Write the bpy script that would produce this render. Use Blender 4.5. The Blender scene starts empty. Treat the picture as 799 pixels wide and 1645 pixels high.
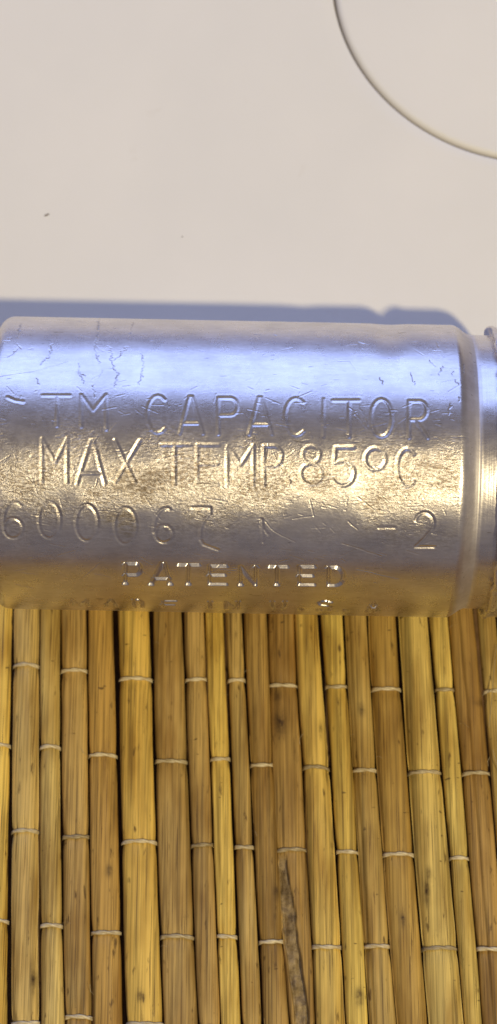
import bpy, math, random
import numpy as np
from mathutils import Vector, Matrix

random.seed(7)
RNG = np.random.default_rng(11)
MM = 0.001
scene = bpy.context.scene
COL = scene.collection

# ------------------------------------------------------------------ camera, world, lamps, exposure
cam = bpy.data.cameras.new('camera')
cam_ob = bpy.data.objects.new('camera', cam)
COL.objects.link(cam_ob)
cam_ob.location = (0.0, -0.07677, 0.26591)
cam_ob.rotation_euler = (math.radians(16.0), 0, 0)
cam.sensor_fit = 'HORIZONTAL'
cam.sensor_width = 36
cam.lens = 154.99
cam.clip_start = 0.01
cam.clip_end = 20
cam.dof.use_dof = True
cam.dof.focus_distance = 0.246
cam.dof.aperture_fstop = 75
scene.camera = cam_ob

world = bpy.data.worlds.new('World')
scene.world = world
world.use_nodes = True
bg = world.node_tree.nodes['Background']
bg.inputs['Color'].default_value = (0.99, 0.90, 0.96, 1)
bg.inputs['Strength'].default_value = 0.19

def lamp(name, kind, loc, color, power, **kw):
    l = bpy.data.lights.new(name, kind)
    l.color = color
    l.energy = power
    for k, v in kw.items():
        setattr(l, k, v)
    o = bpy.data.objects.new(name, l)
    COL.objects.link(o)
    o.location = loc
    return o

LD = Vector((0.39, -0.47, 1.0)).normalized()
lamp('ceiling_lamp', 'POINT', LD * 1.5, (1.0, 0.835, 0.47), 62, shadow_soft_size=0.028)
wl = lamp('window_light', 'AREA', (-0.25, 1.5, 0.85), (0.36, 0.50, 1.0), 19, shape='RECTANGLE', size=1.7, size_y=1.5)
wl.rotation_euler = (Vector((-0.25, 1.5, 0.85)) - Vector((0, 0, 0.02))).to_track_quat('Z', 'Y').to_euler()

vs = scene.view_settings
vs.view_transform = 'Standard'
vs.look = 'None'
vs.gamma = 1
vs.exposure = 0
vs.use_curve_mapping = False

# stamped strokes on the can: (row, points as mm along the can, mm round it); 8 = long scratches, 9 = cracks
STROKES = [
 (1,[(-27.47,-2.35),(-26.66,-1.98),(-25.66,-1.84)]),
 (1,[(-23.51,-2.68),(-20.39,-2.75)]),
 (1,[(-21.88,-2.72),(-21.7,1.01)]),
 (1,[(-18.94,1.02),(-19.12,-2.86),(-17.68,-0.94),(-16.28,-2.92),(-16.1,1.33)]),
 (1,[(-9.59,-2.43),(-9.97,-2.84),(-10.39,-2.98),(-10.8,-2.82),(-11.14,-2.4),(-11.39,-1.77),(-11.5,-1.01),(-11.48,-0.22),(-11.31,0.5),(-11.02,1.08),(-10.65,1.45),(-10.24,1.57),(-9.83,1.43),(-9.48,1.05)]),
 (1,[(-7.76,1.6),(-6.77,-2.9),(-6.48,-2.9),(-5.15,1.54)]),
 (1,[(-7.45,0.42),(-5.55,0.38)]),
 (1,[(-3.39,1.58),(-3.5,-2.81)]),
 (1,[(-3.5,-2.81),(-2.1,-2.84),(-1.96,-2.83),(-1.7,-2.7),(-1.48,-2.46),(-1.33,-2.13),(-1.28,-1.75),(-1.32,-1.38),(-1.45,-1.06),(-1.65,-0.81),(-1.91,-0.68),(-2.04,-0.66),(-3.44,-0.63)]),
 (1,[(0.07,1.51),(1.11,-2.99),(1.39,-3),(2.68,1.45)]),
 (1,[(0.37,0.41),(2.32,0.36)]),
 (1,[(6.19,-2.47),(5.8,-2.87),(5.37,-3.01),(4.93,-2.85),(4.55,-2.43),(4.28,-1.8),(4.14,-1.04),(4.15,-0.25),(4.31,0.47),(4.6,1.05),(4.99,1.42),(5.43,1.54),(5.86,1.4),(6.24,1.02)]),
 (1,[(8.49,-2.92),(8.53,1.62)]),
 (1,[(9.55,-2.78),(12.53,-2.85)]),
 (1,[(11.4,-2.82),(11.42,1.56)]),
 (1,[(15.09,-3.07),(14.76,-2.97),(14.46,-2.7),(14.2,-2.29),(14.01,-1.76),(13.9,-1.16),(13.88,-0.55),(13.95,0.05),(14.1,0.58),(14.33,1.02),(14.61,1.32),(14.93,1.47),(15.25,1.47),(15.57,1.3),(15.84,0.99),(16.06,0.54),(16.21,0),(16.28,-0.6),(16.26,-1.21),(16.15,-1.81),(15.96,-2.33),(15.71,-2.73),(15.41,-2.98),(15.09,-3.07)]),
 (1,[(18.19,1.57),(18.2,-2.9)]),
 (1,[(18.2,-2.9),(19.41,-2.92),(19.56,-2.91),(19.83,-2.77),(20.06,-2.51),(20.2,-2.16),(20.25,-1.76),(20.19,-1.36),(20.04,-1.01),(19.81,-0.75),(19.54,-0.61),(19.39,-0.59),(18.19,-0.56)]),
 (1,[(18.97,-0.58),(20.31,1.53)]),
 (2,[(-23.24,7.37),(-23.34,2.49),(-21.79,5.15),(-20.51,2.43),(-20.42,7.38)]),
 (2,[(-19.29,7.5),(-17.83,2.59),(-17.55,2.58),(-16.11,7.44)]),
 (2,[(-18.9,6.36),(-16.47,6.31)]),
 (2,[(-15.08,2.53),(-12.73,7.23)]),
 (2,[(-12.26,2.48),(-14.91,7.27)]),
 (2,[(-9.78,2.93),(-6.53,2.86)]),
 (2,[(-8.3,2.9),(-8.21,7.35)]),
 (2,[(-3.29,2.8),(-5.76,2.85),(-5.67,7.37),(-3.34,7.32)]),
 (2,[(-5.71,5.04),(-3.46,4.99)]),
 (2,[(-2.28,7.3),(-2.37,2.85),(-0.78,5.01),(0.59,2.79),(0.68,7.24)]),
 (2,[(1.88,7.29),(1.79,2.84)]),
 (2,[(1.79,2.84),(2.93,2.81),(3.08,2.83),(3.38,2.96),(3.63,3.21),(3.79,3.54),(3.85,3.93),(3.8,4.32),(3.66,4.66),(3.42,4.92),(3.13,5.06),(2.97,5.08),(1.83,5.1)]),
 (2,[(4.79,6.87),(4.72,6.77),(4.6,6.82),(4.6,6.94),(4.72,6.98),(4.79,6.87)]),
 (2,[(7.14,2.73),(6.79,2.8),(6.48,3),(6.27,3.3),(6.18,3.65),(6.22,4.01),(6.38,4.33),(6.66,4.57),(7,4.7),(7.36,4.69),(7.69,4.55),(7.96,4.3),(8.11,3.97),(8.14,3.61),(8.03,3.26),(7.81,2.98),(7.5,2.79),(7.14,2.73)]),
 (2,[(7.18,4.71),(6.79,4.78),(6.45,4.98),(6.19,5.27),(6.04,5.64),(6.01,6.03),(6.12,6.41),(6.34,6.74),(6.66,6.97),(7.03,7.1),(7.43,7.09),(7.8,6.95),(8.1,6.7),(8.31,6.37),(8.4,5.98),(8.36,5.59),(8.19,5.23),(7.92,4.95),(7.57,4.77),(7.18,4.71)]),
 (2,[(11.93,2.77),(9.89,2.82),(9.78,4.66),(10.03,4.56),(10.46,4.38),(10.93,4.37),(11.37,4.53),(11.73,4.84),(11.97,5.26),(12.06,5.74),(11.99,6.22),(11.77,6.65),(11.42,6.98),(10.99,7.15),(10.52,7.16),(10.08,7),(9.72,6.69)]),
 (2,[(15.58,4.05),(15.53,3.72),(15.4,3.41),(15.2,3.15),(14.94,2.96),(14.64,2.85),(14.32,2.84),(14.01,2.91),(13.73,3.07),(13.51,3.31),(13.35,3.6),(13.27,3.93),(13.27,4.26),(13.36,4.58),(13.53,4.87),(13.77,5.09),(14.05,5.24),(14.37,5.3),(14.68,5.27),(14.98,5.16),(15.23,4.96),(15.42,4.69),(15.55,4.38),(15.58,4.05)]),
 (2,[(18.8,3.42),(18.46,2.98),(18.06,2.8),(17.66,2.9),(17.3,3.28),(17.04,3.87),(16.91,4.61),(16.93,5.4),(17.09,6.13),(17.38,6.72),(17.75,7.08),(18.15,7.17),(18.54,6.97),(18.86,6.51)]),
 (2,[(20.68,6.98),(20.58,6.85),(20.43,6.9),(20.43,7.07),(20.59,7.12),(20.68,6.98)]),
 (3,[(-25.63,10.2),(-25.94,9.93),(-26.27,9.82),(-26.62,9.87),(-26.95,10.08),(-27.24,10.43),(-27.47,10.91),(-27.62,11.48),(-27.68,12.1),(-27.69,12.42),(-27.64,13.05),(-27.57,12.63),(-27.39,12.27),(-27.12,11.98),(-26.8,11.81),(-26.45,11.77),(-26.11,11.86),(-25.82,12.08),(-25.62,12.4),(-25.51,12.79),(-25.53,13.21),(-25.66,13.62),(-25.88,13.96),(-26.19,14.21),(-26.53,14.32),(-26.88,14.3),(-27.2,14.13),(-27.45,13.84),(-27.6,13.46),(-27.64,13.05)]),
 (3,[(-22.39,9.73),(-22.73,9.82),(-23.04,10.06),(-23.31,10.43),(-23.51,10.92),(-23.63,11.48),(-23.67,12.09),(-23.61,12.69),(-23.47,13.25),(-23.26,13.71),(-22.98,14.04),(-22.66,14.21),(-22.32,14.21),(-21.98,14.02),(-21.68,13.68),(-21.44,13.2),(-21.27,12.64),(-21.19,12.04),(-21.2,11.43),(-21.31,10.87),(-21.5,10.39),(-21.75,10.03),(-22.06,9.8),(-22.39,9.73)]),
 (3,[(-18.15,9.94),(-18.49,10.02),(-18.8,10.26),(-19.06,10.64),(-19.26,11.13),(-19.38,11.7),(-19.41,12.31),(-19.36,12.92),(-19.21,13.48),(-18.99,13.94),(-18.71,14.28),(-18.39,14.45),(-18.05,14.44),(-17.72,14.25),(-17.42,13.91),(-17.18,13.43),(-17.01,12.86),(-16.93,12.25),(-16.95,11.64),(-17.06,11.08),(-17.25,10.6),(-17.51,10.24),(-17.82,10.01),(-18.15,9.94)]),
 (3,[(-13.77,10.21),(-14.1,10.3),(-14.41,10.54),(-14.67,10.92),(-14.87,11.41),(-14.99,11.99),(-15.02,12.6),(-14.95,13.22),(-14.81,13.78),(-14.58,14.25),(-14.3,14.59),(-13.97,14.76),(-13.63,14.76),(-13.3,14.57),(-13.01,14.22),(-12.77,13.73),(-12.61,13.16),(-12.54,12.55),(-12.56,11.93),(-12.67,11.37),(-12.86,10.88),(-13.12,10.51),(-13.43,10.29),(-13.77,10.21)]),
 (3,[(-8.73,10.26),(-9.05,10.19),(-9.37,10.24),(-9.68,10.41),(-9.96,10.7),(-10.19,11.09),(-10.36,11.56),(-10.47,12.09),(-10.51,12.66),(-10.51,13.14),(-10.37,13.38),(-10.3,12.97),(-10.11,12.62),(-9.82,12.37),(-9.47,12.25),(-9.1,12.28),(-8.78,12.45),(-8.53,12.74),(-8.4,13.12),(-8.4,13.54),(-8.53,13.93),(-8.78,14.26),(-9.11,14.46),(-9.47,14.5),(-9.83,14.39),(-10.12,14.14),(-10.31,13.79),(-10.37,13.38)]),
 (3,[(-6.2,10.05),(-4.15,10.01),(-4.14,10.68),(-4.84,11.6),(-5.19,12.54),(-5.25,13.99),(-4.89,14.65),(-3.18,15.39)]),
 (3,[(1.74,11.31),(1.94,14.15)]),
 (3,[(1.98,12.54),(2.49,13.16)]),
 (3,[(15.08,12.01),(16.85,11.97)]),
 (3,[(19.18,11.05),(19.29,10.69),(19.5,10.39),(19.77,10.19),(20.08,10.1),(20.41,10.12),(20.72,10.26),(20.98,10.51),(21.17,10.84),(21.27,11.22),(21.27,11.62),(21.17,12),(20.18,13.4),(19.31,14.41),(21.51,14.36)]),
 (4,[(-13.98,21.14),(-13.87,17.61)]),
 (4,[(-13.87,17.61),(-12.66,17.57),(-12.57,17.58),(-12.4,17.68),(-12.27,17.88),(-12.19,18.15),(-12.16,18.47),(-12.2,18.79),(-12.3,19.08),(-12.45,19.3),(-12.62,19.43),(-12.71,19.44),(-13.92,19.48)]),
 (4,[(-11.01,21.16),(-9.7,17.49),(-9.41,17.48),(-8.76,21.08)]),
 (4,[(-10.6,20.06),(-8.97,20)]),
 (4,[(-7.62,17.63),(-5.54,17.57)]),
 (4,[(-6.62,17.6),(-6.65,21.01)]),
 (4,[(-2.38,17.68),(-4.18,17.73),(-4.19,20.92),(-2.38,20.86)]),
 (4,[(-4.18,19.24),(-2.59,19.19)]),
 (4,[(-0.56,20.92),(-0.59,17.73),(1.17,20.86),(1.14,17.68)]),
 (4,[(2.86,17.63),(4.65,17.58)]),
 (4,[(3.57,17.61),(3.63,20.77)]),
 (4,[(7.73,17.5),(6.15,17.54),(6.24,20.68),(7.83,20.63)]),
 (4,[(6.19,19.03),(7.56,18.99)]),
 (4,[(9.53,17.55),(9.64,20.69),(10.36,20.66),(10.71,20.55),(11,20.24),(11.2,19.78),(11.3,19.25),(11.28,18.71),(11.14,18.23),(10.9,17.84),(10.59,17.6),(10.24,17.53),(9.53,17.55)]),
 (5,[(-20.78,28.85),(-20.49,25.15),(-19.76,27.27),(-18.64,25.05),(-18.89,28.62)]),
 (5,[(-17.12,28.85),(-16,25.1),(-15.7,25.08),(-15.09,28.6)]),
 (5,[(-16.7,27.32),(-15.31,27.21)]),
 (5,[(-13.12,24.94),(-13.32,28.83),(-12.86,28.78),(-12.59,28.44),(-12.35,27.7),(-12.19,26.84),(-12.15,26.05),(-12.24,25.43),(-12.43,25.04),(-12.68,24.92),(-13.12,24.94)]),
 (5,[(-8.35,25.08),(-9.75,25.15),(-9.87,28.42),(-8.45,28.26)]),
 (5,[(-9.8,26.51),(-8.61,26.43)]),
 (5,[(-4.16,25.04),(-4.21,28.2)]),
 (5,[(-2.27,28),(-2.25,24.94),(-0.86,27.86),(-0.85,24.86)]),
 (5,[(3.19,24.65),(3.2,25.89),(3.27,26.53),(3.43,27.15),(3.68,27.6),(3.97,27.75),(4.25,27.54),(4.48,27.06),(4.63,26.44),(4.68,25.79),(4.65,24.57)]),
 (5,[(6.64,27.2),(6.54,26.91),(6.46,27.21),(6.56,27.51),(6.64,27.2)]),
 (5,[(9.98,24.53),(9.7,24.31),(9.33,24.24),(8.97,24.35),(8.71,24.6),(8.62,24.94),(8.73,25.28),(9.01,25.54),(9.38,25.62),(9.38,25.62),(9.75,25.7),(10.03,25.97),(10.15,26.39),(10.07,26.85),(9.81,27.24),(9.45,27.42),(9.07,27.3),(8.79,26.95)]),
 (5,[(11.96,27.06),(11.86,26.79),(11.79,27.07),(11.89,27.36),(11.96,27.06)]),
 (5,[(14.62,27.14),(14.9,24.24),(15.19,24.22),(15.8,27.04)]),
 (5,[(14.74,26.08),(15.55,26.02)]),
 (9,[(-18.17,-18.96),(-17.87,-12.14),(-18.09,-10.14),(-17.5,-7.93),(-16.95,-6),(-17.83,-4.04),(-17.61,-2.57)]),
 (9,[(-16.21,-10.2),(-15.82,-7.47),(-15.08,-5.86),(-15.33,-3.85)]),
 (9,[(-12.44,-10.08),(-12.48,-8.07),(-12.21,-7.07),(-12.48,-5.21),(-12.69,-3.66)]),
 (9,[(-14.35,-10.51),(-15.1,-8.63),(-15.71,-7.98)]),
 (9,[(-19.69,-7.36),(-19.43,-5.66),(-18.92,-4.36)]),
 (9,[(-13.99,-17.6),(-14.07,-13.07)]),
 (9,[(-23.03,-10.47),(-23.13,-8.29),(-24.17,-6.95)]),
 (9,[(-27.08,-10.45),(-26.5,-9.63)]),
 (9,[(-27.8,-8.16),(-26.95,-9.85)]),
 (9,[(-24.45,-4.92),(-23.95,-3.9)]),
 (9,[(-27.29,-16.46),(-27.07,-11.78)]),
 (9,[(20.72,-9.05),(21.4,-8)]),
 (9,[(23.22,-7.05),(23.61,-5.93),(24.01,-5.22)]),
 (9,[(24.66,-8.62),(24.44,-7.08)]),
 (9,[(21.7,-6.53),(22.26,-8.03)]),
 (9,[(15.05,-5.9),(15.32,-5.01)]),
 (9,[(12.52,-12.32),(13.74,-11.79)]),
 (9,[(21.85,-13.86),(21.86,-11.54)]),
 (9,[(19.02,-5.1),(18.5,-6.93)]),
 (9,[(2.7,-13.84),(2.92,-13.33)]),
 (9,[(-17.87,-10.15),(-16.96,-9.47)]),
 (9,[(-18.01,-6.92),(-16.83,-6.38)]),
 (9,[(-19.73,-5.93),(-18.77,-5.41)]),
 (9,[(23.72,-1.91),(23.89,-3.51)]),
 (9,[(22.88,-2.68),(22.72,-1.27)]),
 (9,[(12.6,-2.06),(13.6,0.2)]),
 (8,[(-28.59,-4.99),(-24.38,-6),(-20.93,-7.63)]),
 (8,[(10.9,14.11),(12.77,14.74),(15.53,15.8)]),
 (8,[(-26.87,21.61),(-24.75,22.49)]),
 (8,[(2.03,11.45),(3.12,12.75),(5.64,14.07)]),
 (8,[(11.58,11.25),(12.68,12.3)]),
 (8,[(11.33,-2.03),(13.46,0.58)]),
 (8,[(12.9,17.75),(17.65,19.16)]),
 (8,[(-21.51,23.1),(-16.88,17.59)]),
 (8,[(-4.73,8.93),(-2.25,9.31)]),
 (8,[(-12.49,11.54),(-13.56,12.73)]),
 (8,[(5.21,11.16),(7.67,10.73)]),
 (8,[(12.55,8.43),(14.36,9.84)]),
]
STAINS = [(-12.86, 7.87), (-13.56, 11.95), (-10.76, 6.76), (-15.33, 11.6), (-13.93, 6.47)]
SLATS = [
 ((-33.50,-30.18),(-32.64,-29.58),(-31.72,-28.70)),
 ((-29.94,-26.70),(-29.12,-25.84),(-28.11,-24.87)),
 ((-26.54,-24.01),(-25.61,-23.17),(-24.57,-21.84)),
 ((-23.85,-20.69),(-22.94,-19.73),(-21.77,-18.68)),
 ((-20.37,-17.29),(-19.50,-16.07),(-18.31,-14.99)),
 ((-16.57,-12.62),(-15.61,-11.49),(-14.48,-10.20)),
 ((-12.14,-8.50),(-11.26,-7.29),(-10.06,-6.08)),
 ((-8.19,-5.66),(-7.14,-4.54),(-5.93,-3.35)),
 ((-5.50,-3.20),(-4.39,-2.10),(-3.20,-0.92)),
 ((-2.89,-0.83),(-1.79,0.34),(-0.70,1.58)),
 ((-0.59,2.33),(0.50,3.32),(1.81,4.75)),
 ((2.49,5.74),(3.09,6.83),(4.90,7.92)),
 ((5.89,8.82),(6.99,10.27),(7.99,11.46)),
 ((9.30,11.99),(10.57,13.09),(11.60,14.18)),
 ((12.30,15.07),(13.17,16.07),(14.33,17.50)),
 ((15.23,18.71),(16.22,19.89),(17.57,21.18)),
 ((19.11,22.75),(20.12,24.16),(21.40,25.53)),
 ((23.06,25.36),(24.39,26.60),(25.68,27.74)),
 ((25.51,28.68),(26.76,30.04),(27.81,30.91)),
 ((29.15,31.45),(30.27,32.86),(31.28,33.93)),
]
SLAT_Y = [-14.5, -40.16, -64.81]
THREADS = {
 0:[-31.31, -53.08],
 1:[-20.92, -42.09, -65.03],
 2:[-31.54, -53.6],
 3:[-21.58, -42.71],
 4:[-32.57, -54.42],
 5:[-22.71, -43.47],
 6:[-33.21, -54.94],
 7:[-22.71, -43.78],
 8:[-33.05, -54.86],
 9:[-22.88, -44.01],
 10:[-33.68, -55.46],
 11:[-23.45, -44.39],
 12:[-34.15, -56.05],
 13:[-23.61, -44.62],
 14:[-34.39, -56.05],
 15:[-23.93, -44.93],
 16:[-34.62, -56.27],
 17:[-24.01, -45.39],
 18:[-34.86, -56.42],
 19:[-24.34, -45.69],
}

# ------------------------------------------------------------------ helpers
def link_mesh(name, V, F, mat, parent=None, smooth=True):
    me = bpy.data.meshes.new(name)
    me.from_pydata([tuple(float(c) * MM for c in v) for v in V], [], F)
    me.update()
    if smooth:
        me.polygons.foreach_set('use_smooth', [True] * len(me.polygons))
    if mat:
        me.materials.append(mat)
    o = bpy.data.objects.new(name, me)
    COL.objects.link(o)
    if parent:
        o.parent = parent
    return o

def grid_mesh(name, P, mat, parent=None, wrap_v=False):
    """P: (nu, nv, 3) array in mm -> one smooth quad sheet."""
    nu, nv = P.shape[:2]
    idx = np.arange(nu * nv).reshape(nu, nv)
    if wrap_v:
        a, b = idx, np.roll(idx, -1, axis=1)
        q = np.stack([a[:-1], a[1:], b[1:], b[:-1]], -1).reshape(-1, 4)
    else:
        q = np.stack([idx[:-1, :-1], idx[1:, :-1], idx[1:, 1:], idx[:-1, 1:]], -1).reshape(-1, 4)
    me = bpy.data.meshes.new(name)
    me.vertices.add(nu * nv)
    me.vertices.foreach_set('co', (P.reshape(-1) * MM).astype(np.float32))
    me.loops.add(q.size)
    me.loops.foreach_set('vertex_index', q.reshape(-1).astype(np.int32))
    me.polygons.add(len(q))
    me.polygons.foreach_set('loop_start', np.arange(0, q.size, 4, dtype=np.int32))
    me.polygons.foreach_set('use_smooth', np.ones(len(q), dtype=bool))
    me.update(calc_edges=True)
    if mat:
        me.materials.append(mat)
    o = bpy.data.objects.new(name, me)
    COL.objects.link(o)
    if parent:
        o.parent = parent
    return o

def vattr(o, name, vals):
    a = o.data.attributes.new(name, 'FLOAT', 'POINT')
    a.data.foreach_set('value', np.asarray(vals, dtype=np.float32).reshape(-1))

def thing(name, label, cat, loc=(0, 0, 0)):
    o = bpy.data.objects.new(name, None)
    o.empty_display_size = 0.01
    COL.objects.link(o)
    o.location = loc
    o['label'] = label
    o['category'] = cat
    return o

class Mat:
    def __init__(s, name):
        s.m = bpy.data.materials.new(name)
        s.m.use_nodes = True
        s.nt = s.m.node_tree
        s.b = s.nt.nodes['Principled BSDF']
        s.co = s.nt.nodes.new('ShaderNodeTexCoord').outputs['Object']
    def n(s, t, **kw):
        x = s.nt.nodes.new(t)
        for k, v in kw.items():
            if k.startswith('_'):
                setattr(x, k[1:], v)
            else:
                x.inputs[k.replace('__', ' ')].default_value = v
        return x
    def l(s, a, b):
        s.nt.links.new(a, b)
    def mapped(s, scale, rand=False):
        mp = s.n('ShaderNodeMapping')
        mp.inputs['Scale'].default_value = scale
        s.l(s.co, mp.inputs['Vector'])
        if rand:
            oi = s.n('ShaderNodeObjectInfo')
            mu = s.n('ShaderNodeMath', _operation='MULTIPLY')
            mu.inputs[1].default_value = 91.7
            s.l(oi.outputs['Random'], mu.inputs[0])
            ad = s.n('ShaderNodeVectorMath', _operation='ADD')
            s.l(mp.outputs[0], ad.inputs[0])
            s.l(mu.outputs[0], ad.inputs[1])
            return ad.outputs[0]
        return mp.outputs[0]
    def noise(s, vec, scale=1.0, detail=3.0, rough=0.5, dist=0.0):
        x = s.n('ShaderNodeTexNoise', Scale=scale, Detail=detail, Roughness=rough, Distortion=dist)
        s.l(vec, x.inputs['Vector'])
        return x.outputs['Fac']
    def ramp(s, fac, stops):
        x = s.n('ShaderNodeValToRGB')
        e = x.color_ramp.elements
        while len(e) < len(stops):
            e.new(0.5)
        for k, (p, c) in enumerate(stops):
            e[k].position = p
            e[k].color = (c, c, c, 1) if not isinstance(c, tuple) else (*c, 1)
        s.l(fac, x.inputs[0])
        return x.outputs[0]
    def mix(s, fac, a, b, mode='MIX'):
        x = s.n('ShaderNodeMix', _data_type='RGBA', _blend_type=mode)
        for sock, v in ((x.inputs[0], fac), (x.inputs[6], a), (x.inputs[7], b)):
            if hasattr(v, 'links') or hasattr(v, 'is_linked'):
                s.l(v, sock)
            elif isinstance(v, tuple):
                sock.default_value = (*v, 1)
            else:
                sock.default_value = v
        return x.outputs[2]
    def math(s, op, a, b=0.0):
        x = s.n('ShaderNodeMath', _operation=op)
        for sock, v in ((x.inputs[0], a), (x.inputs[1], b)):
            if isinstance(v, (int, float)):
                sock.default_value = v
            else:
                s.l(v, sock)
        return x.outputs[0]
    def bump(s, h, strength, dist):
        x = s.n('ShaderNodeBump', Strength=strength, Distance=dist)
        s.l(h, x.inputs['Height'])
        s.l(x.outputs[0], s.b.inputs['Normal'])
        return x

def value_noise(x, y, seed):
    """smooth 2-D value noise, x and y already in cells"""
    r = np.random.default_rng(seed)
    T = r.random((257, 257)) * 2 - 1
    xi, yi = np.floor(x).astype(int), np.floor(y).astype(int)
    fx, fy = x - xi, y - yi
    fx, fy = fx * fx * (3 - 2 * fx), fy * fy * (3 - 2 * fy)
    g = lambda a, b: T[a % 257, b % 257]
    return (g(xi, yi) * (1 - fx) + g(xi + 1, yi) * fx) * (1 - fy) + (g(xi, yi + 1) * (1 - fx) + g(xi + 1, yi + 1) * fx) * fy

# ------------------------------------------------------------------ materials
# white plastic
M = Mat('white_plastic')
WHITE = M.m
v = M.mapped((1000, 1000, 1000))
big = M.noise(v, 0.05, 3)
c1 = M.ramp(big, [(0.3, (0.78, 0.765, 0.745)), (0.7, (0.82, 0.80, 0.775))])
smud = M.ramp(M.noise(v, 0.11, 5, 0.65), [(0.65, 0.0), (0.80, 1.0)])
c2 = M.mix(M.math('MULTIPLY', smud, 0.35), c1, (0.62, 0.55, 0.48))
seam = M.n('ShaderNodeAttribute', _attribute_name='seam_shade').outputs['Fac']
c2 = M.mix(seam, c2, (0.42, 0.39, 0.37))  # shade of the round groove, painted into the plastic's base colour
M.l(c2, M.b.inputs['Base Color'])
M.b.inputs['Roughness'].default_value = 0.5
M.b.inputs['Specular IOR Level'].default_value = 0.35
M.bump(M.noise(v, 3.0, 2), 0.12, 0.0001)

# dark wooden table below the mat
M = Mat('dark_table_wood')
TABLE = M.m
v = M.mapped((30, 300, 300))
M.l(M.ramp(M.noise(v, 1.0, 5, 0.6, 0.6), [(0.3, (0.10, 0.055, 0.024)), (0.7, (0.20, 0.11, 0.05))]), M.b.inputs['Base Color'])
M.b.inputs['Roughness'].default_value = 0.35

# worn aluminium
M = Mat('worn_aluminium')
ALU = M.m
v = M.mapped((1000, 1000, 1000))
vx = M.mapped((260, 1500, 1500))
at = M.n('ShaderNodeAttribute', _attribute_name='stain').outputs['Fac']
grime = M.ramp(M.noise(M.mapped((800, 3000, 3000)), 1.0, 5, 0.75), [(0.40, 0.0), (0.62, 0.9)])
st_fac = M.math('MULTIPLY', at, grime)
base = M.ramp(M.noise(v, 0.22, 4, 0.6), [(0.3, (0.64, 0.605, 0.62)), (0.7, (0.79, 0.75, 0.765))])
dull = M.ramp(M.noise(vx, 1.1, 4, 0.7), [(0.40, (0.92, 0.915, 0.91)), (0.62, (1.0, 1.0, 1.0))])
c = M.mix(1.0, base, dull, 'MULTIPLY')
pits = M.ramp(M.noise(vx, 1.9, 2, 0.5), [(0.71, 0.0), (0.76, 0.75)])
c = M.mix(pits, c, (0.22, 0.19, 0.16))
smut = M.ramp(M.noise(M.mapped((1700, 4200, 4200)), 1.0, 4, 0.7), [(0.42, 0.0), (0.57, 1.0)])
scf_ = M.n('ShaderNodeAttribute', _attribute_name='scuffed').outputs['Fac']
c = M.mix(M.math('MULTIPLY', M.math('MULTIPLY', smut, scf_), 0.95), c, (0.29, 0.24, 0.205))
c = M.mix(st_fac, c, (0.19, 0.15, 0.115))
M.l(c, M.b.inputs['Base Color'])
M.b.inputs['Metallic'].default_value = 1.0
rg = M.ramp(M.noise(v, 0.5, 5, 0.7), [(0.25, 0.23), (0.75, 0.33)])
rough_att = M.n('ShaderNodeAttribute', _attribute_name='scuffed').outputs['Fac']
M.l(M.math('ADD', rg, M.math('ADD', M.math('MULTIPLY', rough_att, 0.07), M.math('ADD', M.math('MULTIPLY', M.n('ShaderNodeAttribute', _attribute_name='dull').outputs['Fac'], 0.24), M.math('MULTIPLY', st_fac, 0.2)))), M.b.inputs['Roughness'])
h1 = M.noise(M.mapped((2600, 4800, 4800)), 1.0, 4, 0.72)
h2 = M.noise(vx, 2.2, 3, 0.6)
hh = M.math('ADD', M.math('MULTIPLY', h1, M.math('ADD', 0.08, M.math('MULTIPLY', rough_att, 1.0))), M.math('MULTIPLY', h2, M.math('ADD', 0.03, M.math('MULTIPLY', rough_att, 0.25))))
M.bump(hh, 0.75, 0.00009)

# bamboo
M = Mat('split_bamboo')
BAMBOO = M.m
oi = M.n('ShaderNodeObjectInfo')
vg = M.mapped((1700, 14, 900), True)
vf = M.mapped((5200, 40, 900), True)
vb = M.mapped((260, 60, 200), True)
vs_ = M.mapped((1300, 330, 600), True)
g1 = M.ramp(M.noise(vg, 1.0, 3, 0.6), [(0.34, 0.62), (0.48, 0.96), (0.68, 1.12)])
g2 = M.ramp(M.noise(vf, 1.0, 2, 0.5), [(0.36, 0.70), (0.50, 1.0), (0.66, 1.12)])
c = M.mix(1.0, oi.outputs['Color'], g1, 'MULTIPLY')
c = M.mix(1.0, c, g2, 'MULTIPLY')
hue = M.ramp(M.noise(vb, 1.0, 3, 0.6), [(0.35, (0.68, 0.60, 0.48)), (0.58, (1.08, 1.08, 1.08))])
c = M.mix(1.0, c, hue, 'MULTIPLY')
sp = M.ramp(M.noise(vs_, 1.0, 3, 0.55), [(0.65, 0.0), (0.74, 0.8)])
c = M.mix(sp, c, (0.07, 0.035, 0.010))
vk = M.mapped((700, 1400, 600), True)
dots = M.ramp(M.noise(vk, 1.0, 1, 0.5), [(0.75, 0.0), (0.79, 0.7)])
c = M.mix(dots, c, (0.05, 0.025, 0.010))
streak = M.ramp(M.noise(M.mapped((6500, 75, 900), True), 1.0, 3, 0.6), [(0.58, 0.0), (0.66, 0.75)])
c = M.mix(streak, c, (0.085, 0.045, 0.014))
pith = M.n('ShaderNodeAttribute', _attribute_name='pith').outputs['Fac']
vp = M.mapped((900, 900, 900))
pc = M.ramp(M.noise(vp, 1.0, 5, 0.7), [(0.35, (0.13, 0.085, 0.035)), (0.65, (0.40, 0.29, 0.14))])
c = M.mix(pith, c, pc)
blot = M.n('ShaderNodeAttribute', _attribute_name='blot').outputs['Fac']
bn = M.ramp(M.noise(vp, 0.9, 4, 0.7), [(0.3, 0.25), (0.65, 1.0)])
c = M.mix(M.math('MULTIPLY', blot, bn), c, (0.045, 0.022, 0.008))
M.l(c, M.b.inputs['Base Color'])
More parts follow.
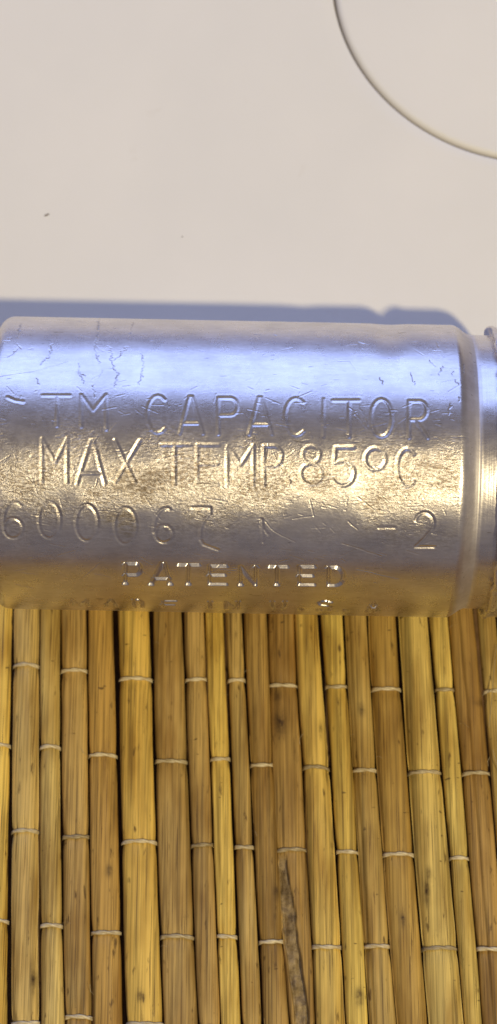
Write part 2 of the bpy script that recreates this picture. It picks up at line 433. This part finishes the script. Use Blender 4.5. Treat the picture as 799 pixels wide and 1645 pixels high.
M.l(M.ramp(M.noise(vb, 1.4, 3), [(0.3, 0.42), (0.7, 0.6)]), M.b.inputs['Roughness'])
M.b.inputs['Specular IOR Level'].default_value = 0.45
M.bump(M.math('ADD', M.noise(vg, 1.6, 3, 0.6), M.math('MULTIPLY', pith, M.math('MULTIPLY', 3.0, M.noise(vp, 1.6, 4, 0.7)))), 0.55, 0.00012)

# stitching thread
M = Mat('cream_thread')
THREAD = M.m
v = M.mapped((1000, 1000, 1000), True)
tc = M.ramp(M.noise(v, 1.4, 3), [(0.3, (0.50, 0.40, 0.23)), (0.7, (0.74, 0.65, 0.46))])
oi = M.n('ShaderNodeObjectInfo')
M.l(M.mix(1.0, tc, M.ramp(oi.outputs['Random'], [(0.0, (0.55, 0.51, 0.43)), (0.6, (1.0, 1.0, 1.0))]), 'MULTIPLY'), M.b.inputs['Base Color'])
M.b.inputs['Roughness'].default_value = 0.38
M.b.inputs['Subsurface Weight'].default_value = 0.0
M.bump(M.noise(v, 4.0, 2), 0.3, 0.0001)

M = Mat('grey_scuff')
SCUFF = M.m
M.b.inputs['Base Color'].default_value = (0.20, 0.17, 0.15, 1)
M.b.inputs['Roughness'].default_value = 0.8
M = Mat('brown_phenolic_board')
WAFER = M.m
v = M.mapped((900, 900, 900))
M.l(M.ramp(M.noise(v, 1.0, 4), [(0.3, (0.09, 0.045, 0.02)), (0.7, (0.16, 0.085, 0.04))]), M.b.inputs['Base Color'])
M.b.inputs['Roughness'].default_value = 0.6

# ------------------------------------------------------------------ table top (one sheet, below everything)
n = 24
P = np.zeros((n, n, 3))
gx = np.linspace(-700, 700, n)
P[..., 0], P[..., 1] = np.meshgrid(gx, gx + 150, indexing='ij')
P[..., 2] = -6.0
t = grid_mesh('table_top', P, TABLE)
t['kind'] = 'structure'

# ------------------------------------------------------------------ white panel with its round inset
panel = thing('white_panel', 'smooth white plastic panel with a round groove, under the upper side of the metal can', 'panel', (0, 0, -6 * MM))
CX, CY, CR = 39.78, 76.87, 28.22
X0, X1, Y0, Y1 = -95.0, 130.0, -8.5, 118.0
NA = 240
ang = set(np.linspace(0, 2 * math.pi, NA, endpoint=False))
for cx_, cy_ in ((X0, Y0), (X1, Y0), (X1, Y1), (X0, Y1)):
    ang.add(math.atan2(cy_ - CY, cx_ - CX) % (2 * math.pi))
ang = np.array(sorted(ang))
ca, sa = np.cos(ang), np.sin(ang)
tx = np.where(ca > 0, (X1 - CX) / np.maximum(ca, 1e-9), (X0 - CX) / np.minimum(ca, -1e-9))
ty = np.where(sa > 0, (Y1 - CY) / np.maximum(sa, 1e-9), (Y0 - CY) / np.minimum(sa, -1e-9))
Redge = np.minimum(tx, ty)
TOP = 6.0
def circ(r, z):
    return np.stack([CX + r * ca, CY + r * sa, np.full_like(ca, z)], -1)
rings = [circ(CR - 2.2, TOP - 1.15), circ(CR + 0.0, TOP - 1.15), circ(CR + 0.02, TOP - 0.10), circ(CR + 0.07, TOP - 0.03), circ(CR + 0.16, TOP)]
for f in (0.02, 0.08, 0.2, 0.45, 0.75):
    rings.append(circ(CR + 0.16 + (Redge - 1.0 - CR - 0.16) * f, TOP))
def rect_ring(inset, z):
    return np.stack([CX + (Redge - inset) * ca, CY + (Redge - inset) * sa, np.full_like(ca, z)], -1)
for k in range(6):
    a = k / 5 * math.pi / 2
    rings.append(rect_ring(1.0 - math.sin(a), TOP - 1.0 + math.cos(a)))
rings.append(rect_ring(0.0, 0.0))
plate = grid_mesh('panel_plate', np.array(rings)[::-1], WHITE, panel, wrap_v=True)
vattr(plate, 'seam_shade', np.repeat(np.array([0.9, 0.9, 0.8] + [0.0] * (len(rings) - 3))[::-1], len(ang)))  # painted shade on the groove floor and outer wall
prof = [(0.0, 0.0)] + [(CR * f, 0.0) for f in (0.3, 0.6, 0.85, 0.93)]
WR, DP = 1.0, 0.75          # width and depth of the rounded shoulder of the inset
for k in range(13):
    a = k / 12 * math.pi / 2
    prof.append((CR - 0.30 - WR + WR * math.sin(a), -DP + DP * math.cos(a)))
prof.append((CR - 0.30, -1.1))
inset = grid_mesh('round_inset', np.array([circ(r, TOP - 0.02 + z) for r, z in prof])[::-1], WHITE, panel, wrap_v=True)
vattr(inset, 'seam_shade', np.repeat(np.array([min(0.9, max(0.0, -z - 0.06) * 1.5) for r, z in prof])[::-1], len(ang)))  # painted shade, deepening down the rounded shoulder
for (sx, sy, L, w, rot) in ((-27.18, 41.08, 0.85, 0.30, 28), (-8.89, 37.91, 0.22, 0.18, 0)):
    m_ = 14
    V, cr_ = [(0, 0, 0.05)], math.radians(rot)
    for k in range(m_):
        a = k / m_ * 2 * math.pi
        j = 0.75 + 0.5 * random.random()
        x_, y_ = L * 0.5 * math.cos(a) * j, w * 0.5 * math.sin(a) * j
        V.append((x_ * math.cos(cr_) - y_ * math.sin(cr_), x_ * math.sin(cr_) + y_ * math.cos(cr_), 0.012))
    o = link_mesh('scuff_mark', V, [(0, 1 + k, 1 + (k + 1) % m_) for k in range(m_)], SCUFF, panel)
    o.location = (sx * MM, sy * MM, (TOP) * MM)

# ------------------------------------------------------------------ capacitor can
R0 = 17.7
capacitor = thing('capacitor', 'silver aluminium capacitor can with stamped lettering, lying on its side across the white panel edge', 'capacitor', (0, 0, 0))
capacitor.rotation_euler = (0, 0, math.radians(-1.2))
ZC = R0 + 0.1

def prof_r(x):
    r = np.full_like(x, R0)
    u = np.clip((-28.4 - x) / 1.6, 0, 1)                       # rounded closed end
    r = r - 1.6 * (1 - np.sqrt(np.maximum(0, 1 - u * u)))
    u = np.clip((x - 24.0) / 2.45, 0, 1)                       # shoulder down to the neck
    r = r - 1.15 * (0.5 - 0.5 * np.cos(np.pi * u))
    r = r - 0.035 * np.exp(-((x - 26.35) / 0.14) ** 2)           # line rolled at its foot
    return r

xs = np.concatenate([[-30.0, -29.999, -29.99, -29.95, -29.9, -29.8], np.arange(-29.7, 28.95, 0.075)])
s_f = np.concatenate([np.arange(-26.0, 17.0, 0.072), np.arange(17.0, 27.0, 0.048)])
s_b = np.linspace(27.0, 2 * math.pi * R0 - 26.0, 90)[1:-1]
ss = np.concatenate([s_f, s_b])
Xg, Sg = np.meshgrid(xs, ss, indexing='ij')
Hh = np.zeros_like(Xg)
# slow unevenness of the drawn can, a shallow dent near the shoulder
Hh += 0.008 * value_noise(Xg * 0.16 + 5, Sg * 0.22 + 3, 1) + 0.0022 * value_noise(Xg * 0.5, Sg * 0.6, 2)
front = (Sg < 27.5)
rgh = np.clip(0.5 + 0.9 * value_noise(Xg * 0.13 + 9, Sg * 0.2, 4), 0, 1)
Hh += front * 0.0018 * value_noise(Xg * 4.1, Sg * 5.7, 3) * (0.3 + rgh)
Hh -= 0.30 * np.exp(-((Xg - 16.5) / 1.6) ** 2 - ((Sg + 16) / 6.0) ** 2)

ix0 = 6
def seg_apply(p, q, fn, rad):
    """distance to the segment on the local patch of the grid -> fn(dist) added to the relief"""
    (x0, y0), (x1, y1) = p, q
    a = np.searchsorted(xs, min(x0, x1) - rad); b = np.searchsorted(xs, max(x0, x1) + rad)
    c_ = np.searchsorted(s_f, min(y0, y1) - rad); d_ = np.searchsorted(s_f, max(y0, y1) + rad)
    if b <= a or d_ <= c_:
        return None
    gx_, gy_ = Xg[a:b, c_:d_], Sg[a:b, c_:d_]
    dx, dy = x1 - x0, y1 - y0
    L2 = dx * dx + dy * dy + 1e-12
    tt = np.clip(((gx_ - x0) * dx + (gy_ - y0) * dy) / L2, 0, 1)
    d = np.hypot(gx_ - x0 - tt * dx, gy_ - y0 - tt * dy)
    return (slice(a, b), slice(c_, d_)), d

def groove(polylines, half, depth, lip, vee=False):
    D = np.full((len(xs), len(s_f)), 9.0)
    for pts in polylines:
        for p, q in zip(pts[:-1], pts[1:]):
            r_ = seg_apply(p, q, None, half * 2.4)
            if r_:
                sl, d = r_
                D[sl] = np.minimum(D[sl], d)
    u = np.clip(D / half, 0, 1)
    out = -depth * (1 - u) if vee else -depth * (1 - u * u * (3 - 2 * u))
    out += lip * np.exp(-((D - half * 1.25) / (half * 0.38)) ** 2)
    return out

WD = {1: (0.29, 0.060), 2: (0.31, 0.056), 3: (0.28, 0.072), 4: (0.30, 0.30), 5: (0.25, 0.40)}
nf = len(s_f)
for row, (hw, dp) in WD.items():
    lines = [p for r_, p in STROKES if r_ == row]
    if row >= 4:                               # the punch marks the end of each stroke
        lines = lines + [[(x_ - 0.16, y_), (x_ + 0.16, y_)] for p in lines for x_, y_ in (p[0], p[-1])]
    g = groove(lines, hw, dp, 0.010 if row < 4 else 0.004, row >= 4)
    wear = np.clip(0.88 + 0.5 * value_noise(Xg[:, :nf] * 0.45 + row * 7, Sg[:, :nf] * 0.6, 20 + row), 0.42, 1.15) if row < 4 else 1.0
    Hh[:, :nf] += g * wear
def jitter(pts, amp, step=0.22):
    out = []
    for (x0, y0), (x1, y1) in zip(pts[:-1], pts[1:]):
        m_ = max(2, int(math.hypot(x1 - x0, y1 - y0) / step))
        for k in range(m_):
            out.append((x0 + (x1 - x0) * k / m_ + random.gauss(0, amp), y0 + (y1 - y0) * k / m_ + random.gauss(0, amp)))
    out.append(pts[-1])
    return out
cracks = [jitter(p, 0.10, 0.18) for r_, p in STROKES if r_ == 9]
ck = groove(cracks, 0.10, 0.050, 0.003) * np.clip(0.95 + 1.5 * value_noise(Xg[:, :nf] * 1.1, Sg[:, :nf] * 1.3, 77), 0, 1)
Hh[:, :nf] += ck
crk = np.zeros_like(Xg)
crk[:, :nf] = np.clip(-ck / 0.045, 0, 1) * 0.9
longs = [jitter(p, 0.03, 0.5) for r_, p in STROKES if r_ == 8]
Hh[:, :nf] += groove(longs, 0.11, 0.026, 0.006)
small = []
for k in range(520):
    x_, y_ = random.uniform(-29, 24), random.uniform(-20, 24)
    if random.random() < 0.5:
        y_ = random.gauss(8, 5)
    a = random.gauss(0.0, 0.45) if random.random() < 0.75 else random.uniform(0, 3.14)
    L = random.choice((0.3, 0.5, 0.8, 1.4)) * random.uniform(0.6, 1.5)
    small.append([(x_, y_), (x_ + L * math.cos(a), y_ + L * math.sin(a))])
Hh[:, :nf] += groove(small[:470], 0.11, 0.016, 0.005)
Hh[:, :nf] += groove(small[470:], 0.12, 0.015, 0.005)
# tooling rings near the neck
Hh += 0.0022 * np.sin(Xg * 17.0 + 2 * np.sin(Xg * 5)) * np.clip((Xg - 24.8) / 1.0, 0, 1)
Rg = prof_r(Xg) + Hh
Rg[0] = 0.05
for k in range(1, 4):
    Rg[k] = prof_r(np.full(1, xs[k]))
th = Sg / R0
Pc = np.stack([Xg, -Rg * np.sin(th), ZC + Rg * np.cos(th)], -1)
body = grid_mesh('can_body', Pc, ALU, capacitor, wrap_v=True)
stain = np.zeros_like(Xg)
for (x_, y_), rx, ry, w in zip(STAINS, (2.4, 1.1, 1.8, 1.9, 2.0), (1.0, 1.6, 0.9, 0.9, 0.6), (.8, 1, .6, .5, .7)):
    stain = np.maximum(stain, w * np.exp(-((Xg - x_) / rx) ** 2 - ((Sg - y_) / ry) ** 2))
stain = np.clip(np.maximum(stain * 1.7, crk), 0, 1)
vattr(body, 'stain', stain)
scf = np.exp(-((Sg - 7.0) / 5.5) ** 2) * 0.85 + 0.10
scf *= np.clip(0.75 + 0.6 * value_noise(Xg * 0.35, Sg * 0.45, 8), 0.15, 1.3)
scf *= 1 - np.clip((Xg - 23.8) / 0.8, 0, 1) * 0.8
vattr(body, 'scuffed', scf)
vattr(body, 'dull', np.clip((Xg - 24.3) / 0.8, 0, 1) * np.clip((26.9 - Xg) / 0.6, 0, 1))

# crimped rim at the open end
na = 420
tha = np.linspace(0, 2 * math.pi, na, endpoint=False)
rp = [(28.30, 16.30), (28.20, 16.95), (28.02, 17.40), (28.06, 17.66), (28.30, 17.74), (28.65, 17.60), (29.1, 17.50), (29.8, 17.52), (33.4, 17.50), (33.9, 17.38), (34.2, 17.05), (34.25, 16.2), (33.9, 15.8), (33.0, 15.6)]
Pr = np.zeros((len(rp), na, 3))
for k, (x_, r_) in enumerate(rp):
    rag = (value_noise(tha * 14, np.full(na, 3.0), 31) * 0.16 + value_noise(tha * 40, np.full(na, 3.0), 32) * 0.07) if 1 <= k <= 5 else 0
    rr = np.minimum(r_ + np.abs(rag) * 0.5, 17.59) if k > 5 else r_ + rag * (0.6 if k in (2, 3, 4) else 0.25)
    rr = np.minimum(rr, np.where(np.cos(tha) < -0.97, 17.58, 99))
    Pr[k] = np.stack([x_ + 0.6 + (rag if k < 5 else 0) * np.ones(na), -rr * np.sin(tha), ZC + rr * np.cos(tha)], -1)
grid_mesh('crimped_rim', Pr, ALU, capacitor, wrap_v=True)
wp = [(33.4, 15.9), (34.5, 15.9), (34.6, 15.7), (34.6, 0.05)]
grid_mesh('base_wafer', np.array([np.stack([np.full(60, x_), -r_ * np.sin(np.linspace(0, 2 * math.pi, 60, endpoint=False)), ZC + r_ * np.cos(np.linspace(0, 2 * math.pi, 60, endpoint=False))], -1) for x_, r_ in wp]), WAFER, capacitor, wrap_v=True)

# ------------------------------------------------------------------ bamboo mat
MS = 0.10                                     # the mat lifts a little towards its free end
mat_ob = thing('bamboo_mat', 'yellow brown mat of split bamboo slats stitched with cream thread, below the can', 'mat', (0, -8 * MM, 0))
mat_ob.rotation_euler = (-math.atan(MS), 0, 0)
CSL = math.cos(math.atan(MS))
def yl(Y):
    return (Y + 8) / CSL                      # world Y on the mat plane -> mat's own y
YA, YB = yl(-12.35), yl(-92.0)

def lin(h):
    h = h.lstrip('#')
    f = lambda c: c / 12.92 if c <= 0.04045 else ((c + 0.055) / 1.055) ** 2.4
    return tuple(f(int(h[i:i + 2], 16) / 255) for i in (0, 2, 4))

SLAT_COL = ['d2a84e', 'c39d57', 'c4a058', 'bb9350', 'b0853f', 'c69c48', 'b28c4c', 'b48d4c', 'd0a850', 'b8924e', 'ac8442',
            'a88040', 'c8a04e', 'c8a24c', 'b8924c', 'ae863f', 'c4a054', 'caa654', 'a98040', 'ba9650']
def tone(h):
    r_, g_, b_ = lin(h)
    return (r_ ** 1.12 * 1.19, g_ ** 1.12 * 1.46, b_ ** 1.06 * 1.78, 1)

slat_edges = []
for i, e in enumerate(SLATS):
    L = [p[0] for p in e]; R_ = [p[1] for p in e]
    slat_edges.append((np.polyfit(SLAT_Y, L, 2), np.polyfit(SLAT_Y, R_, 2), THREADS.get(i, [])))
# a few slats past the frame on either side, so the mat goes on
for k in range(1, 4):
    slat_edges.append((np.array([0, -0.032, -33.9 - 3.3 * k - 0.0]), np.array([0, -0.032, -31.0 - 3.3 * k]), [-22.0, -43.0] if k % 2 else [-31.5, -53.5]))
for k in range(1, 4):
    slat_edges.append((np.array([0, -0.045, 27.9 + 3.4 * k + 0.4]), np.array([0, -0.045, 31.1 + 3.4 * k]), [-35, -57] if k % 2 else [-24.5, -46]))

def edge_at(pol, Y):
    # quadratic inside the seen stretch, straight on past its last station
    Ye = np.clip(Y, -66, -12)
    return np.polyval(pol, Ye) + (Y - Ye) * (2 * pol[0] * Ye + pol[1])

NV = 150
BLOTS = {11: [(-28.5, 3.9, 0.8, 1.6), (-25.0, 3.6, 0.5, 0.8)], 18: [(-25.8, 29.0, 0.7, 0.35)], 16: [(-49.5, 21.6, 0.4, 1.5), (-47.5, 21.9, 0.35, 0.8)], 9: [(-17.0, -1.6, 0.16, 0.45)],
         10: [(-49.6, 3.35, 0.35, 0.8)], 1: [(-60.0, -25.7, 0.35, 1.5)], 4: [(-47.0, -17.0, 0.4, 0.7)], 13: [(-62.0, 13.2, 0.5, 1.0)], 14: [(-26.8, 14.1, 0.4, 0.8)], 12: [(-29.3, 9.0, 0.25, 1.0)],
         15: [(-18.4, 18.2, 0.14, 0.5), (-53.0, 18.6, 0.3, 1.2)], 5: [(-62.0, -12.8, 0.5, 0.6)]}
for i, (pl, pr, th_rows) in enumerate(slat_edges):
    rs = np.random.default_rng(100 + i)
    NU = 45 if i == 11 else 21
    own = [y for y in th_rows]
    step_ = 21.7
    full = sorted(own + [own[-1] - step_ * k for k in (1, 2)])
    others = [y + step_ / 2 for y in full] + [full[0] - step_ / 2]
    Y = np.linspace(-12.35 + rs.uniform(-0.25, 0.9), -92, NV)
    if i == 18:
        Y = np.linspace(-12.7, -92, NV)
    Lx, Rx = edge_at(pl, Y), edge_at(pr, Y)
    wob = 0.07 * np.array([value_noise(Y * 0.09, np.full(NV, 1.5 + i), 40)[k] for k in range(NV)])
    Lx = Lx + wob + 0.05 * value_noise(Y * 0.22, np.full(NV, 2.5 + i), 41)
    Rx = Rx + wob + 0.05 * value_noise(Y * 0.22, np.full(NV, 7.5 + i), 42)
    pinch = sum(np.exp(-((Y - y) / 1.1) ** 2) for y in full)
    rise = sum(np.exp(-((Y - y) / 4.5) ** 2) for y in others)
    Lx, Rx = Lx + 0.10 * pinch, Rx - 0.10 * pinch
    wd = Rx - Lx
    base_z = rs.uniform(-0.20, 0.12)
    crown = rs.uniform(0.55, 0.95) * wd.mean() / 3.2
    skew = rs.uniform(-0.16, 0.16)
    z0 = base_z - 0.20 * pinch + 0.26 * rise + 0.08 * value_noise(Y * 0.05, np.full(NV, 3.5 + i), 43)
    u = np.linspace(-1, 1, NU)
    facets = 0.10 * value_noise(u * 3.2 + 10 * i, np.full(NU, 0.5), 44)
    if i in (6, 14, 18, 10, 3):
        ru = {6: -0.05, 14: -0.62, 18: -0.25, 10: 0.2, 3: 0.1}[i]
        facets = facets - (0.26 if i in (14, 18) else 0.14) * np.exp(-((u - ru) / 0.10) ** 2) - (0.22 * (u < ru) if i in (14, 18) else 0)
    prof = -crown * np.abs(u) ** 2.4 + skew * u + facets
    prof = prof - 0.30 * np.clip((np.abs(u) - 0.86) / 0.14, 0, 1) ** 2
    Pm = np.zeros((NV, NU + 5, 3))
    xx = (Lx + Rx)[:, None] / 2 + wd[:, None] / 2 * u[None]
    Pm[:, 2:NU + 2, 0] = xx
    Pm[:, 2:NU + 2, 2] = z0[:, None] + prof[None]
    gx2, gy2 = np.meshgrid(u, Y, indexing='xy')
    Pm[:, 2:NU + 2, 2] += 0.02 * value_noise(gx2 * 6 + i * 3, gy2 * 0.12, 45) + 0.02 * value_noise(gx2 * 11 + i * 5, gy2 * 0.08, 46)
    pith_a = np.zeros((NV, NU + 5)); blot_a = np.zeros((NV, NU + 5))
    if i == 11:                                # the split one: its left half is broken open
        cx_ = 3.98 + (Y + 45.16) / (-64.81 + 45.16) * (6.23 - 3.98) + 0.05
        ww = np.clip((-43.6 - Y) / 6.0, 0.0, 1.0) * 0.55 + 0.28
        ww = ww * (Y < -44.8) + 1e-6
        rough_e = 0.22 * value_noise(Y * 0.9, np.full(NV, 0.5), 47)
        dd = np.abs(xx - cx_[:, None] - rough_e[:, None]) / (ww[:, None])
        m_ = np.clip((1.15 - dd) * 3.0, 0, 1) * np.clip((-44.8 - Y) / 0.8, 0, 1)[:, None]
        m_ = m_ * m_ * (3 - 2 * m_)
        Pm[:, 2:NU + 2, 2] -= m_ * (0.85 + 0.40 * value_noise(xx * 1.8, np.repeat(Y[:, None], NU, 1) * 1.1, 48))
        pith_a[:, 2:NU + 2] = m_
    for (by, bx, brx, bry) in BLOTS.get(i, []):
        blot_a[:, 2:NU + 2] = np.maximum(blot_a[:, 2:NU + 2], np.exp(-((xx - bx) / brx) ** 2 - ((Y[:, None] - by) / bry) ** 2) * 1.1)
    TH = 1.75
    Pm[:, 0] = np.stack([Lx + 0.25, Y, z0 - TH], -1); Pm[:, 1] = np.stack([Lx, Y, z0 - 1.1], -1)
    Pm[:, NU + 2] = np.stack([Rx, Y, z0 - 1.1], -1); Pm[:, NU + 3] = np.stack([Rx - 0.25, Y, z0 - TH], -1)
    Pm[:, NU + 4] = np.stack([(Lx + Rx) / 2, Y, z0 - TH], -1)
    Pm[..., 1] = ((Y + 8) / CSL)[:, None]
    # rounded cut end
    capend = Pm[:1].copy()
    cen = capend[0].mean(0)
    e1 = cen + (capend - cen) * 0.86; e1[..., 1] += 0.16
    e2 = cen + (capend - cen) * 0.45; e2[..., 1] += 0.24
    e3 = cen + (capend - cen) * 0.01; e3[..., 1] += 0.25
    Pm = np.concatenate([e3, e2, e1, Pm])
    pad = np.zeros((3, NU + 5))
    so = grid_mesh('bamboo_slat', Pm, BAMBOO, mat_ob, wrap_v=True)
    vattr(so, 'pith', np.concatenate([pad, pith_a])); vattr(so, 'blot', np.concatenate([pad, blot_a]))
    so.color = tone(SLAT_COL[i] if i < 20 else random.choice(SLAT_COL))
    if i in (0, 5, 8, 12, 13, 16, 17):
        so.color = [c_ * 1.07 for c_ in so.color[:3]] + [1]
    if i == 11:
        so['label'] = 'brown bamboo slat whose lower half is split open, showing a rough pale pith'
    # the stitches that cross this slat
    for y in full:
        if y < -72:
            continue
        k = int(np.argmin(np.abs(Y - y)))
        lx, rx, zt = Lx[k] - 0.22, Rx[k] + 0.22, z0[k]
        ns, sd = 26, 6
        Vt, Ft = [], []
        sag = rs.uniform(-0.14, 0.14); tilt = rs.uniform(-0.16, 0.16)
        for strand in (0, 1):
            b0 = len(Vt)
            for j in range(ns):
                f = j / (ns - 1)
                uu = -1.06 + 2.12 * f
                x_ = lx + (rx - lx) * f
                uc = max(-1.0, min(1.0, uu))
                z_ = zt - crown * abs(uc) ** 2.4 + skew * uc + 0.15
                if abs(uu) > 0.93:
                    z_ -= 0.5 * ((abs(uu) - 0.93) / 0.13) ** 1.5
                ph = 2 * math.pi * (f * (rx - lx) / 3.4) + math.pi * strand + i
                yy = (y + 8) / CSL + sag * math.sin(math.pi * f) + tilt * (f - 0.5) + 0.09 * math.cos(ph)
                zz = z_ + 0.07 * math.sin(ph)
                for q in range(sd):
                    a = q / sd * 2 * math.pi
                    Vt.append((x_, yy + 0.185 * math.cos(a), zz + 0.16 * math.sin(a)))
                if j:
                    for q in range(sd):
                        a0, a1 = b0 + (j - 1) * sd + q, b0 + (j - 1) * sd + (q + 1) % sd
                        Ft.append((a0, a0 + sd, a1 + sd, a1))
        link_mesh('thread_stitch', Vt, Ft, THREAD, mat_ob)

# loose fibre hanging from the stitch at the right
def hair(pts, rad):
    V, F = [], []
    for j, p in enumerate(pts):
        for q in range(4):
            a = q * math.pi / 2
            V.append((p[0] + rad * math.cos(a), p[1], p[2] + rad * math.sin(a)))
        if j:
            for q in range(4):
                a0, a1 = (j - 1) * 4 + q, (j - 1) * 4 + (q + 1) % 4
                F.append((a0, a0 + 4, a1 + 4, a1))
    return link_mesh('loose_fibre', V, F, THREAD, mat_ob)
def curve(ctrl, n=24):
    t = np.linspace(0, len(ctrl) - 1, n)
    c_ = np.array(ctrl, float)
    return [tuple(np.interp(tt, range(len(ctrl)), c_[:, k]) for k in range(3)) for tt in t]
hair(curve([(31.3, -10.5, 0.55), (30.9, -13.5, 0.75), (30.5, -16.5, 0.9), (30.2, -19.2, 0.9), (29.9, -21.2, 0.6)]), 0.045)
hair(curve([(30.3, -24.2, 0.5), (30.6, -26.0, 0.8), (31.1, -27.6, 0.8), (31.8, -28.6, 0.5)]), 0.035)

for k in range(16):                            # short fibres frayed off the slat edges
    i = random.randrange(1, 19)
    y = random.uniform(-64, -16)
    x_ = float(edge_at(slat_edges[i][random.choice((0, 1))], y)) + random.uniform(-0.1, 0.1)
    a, L = random.uniform(-2.2, 2.2), random.uniform(0.7, 1.9)
    yy = (y + 8) / CSL
    hair(curve([(x_, yy, 0.0), (x_ + 0.35 * L * math.sin(a), yy + 0.35 * L * math.cos(a), 0.45), (x_ + 0.8 * L * math.sin(a + 0.5), yy + 0.8 * L * math.cos(a + 0.5), 0.7)], 9), 0.022)
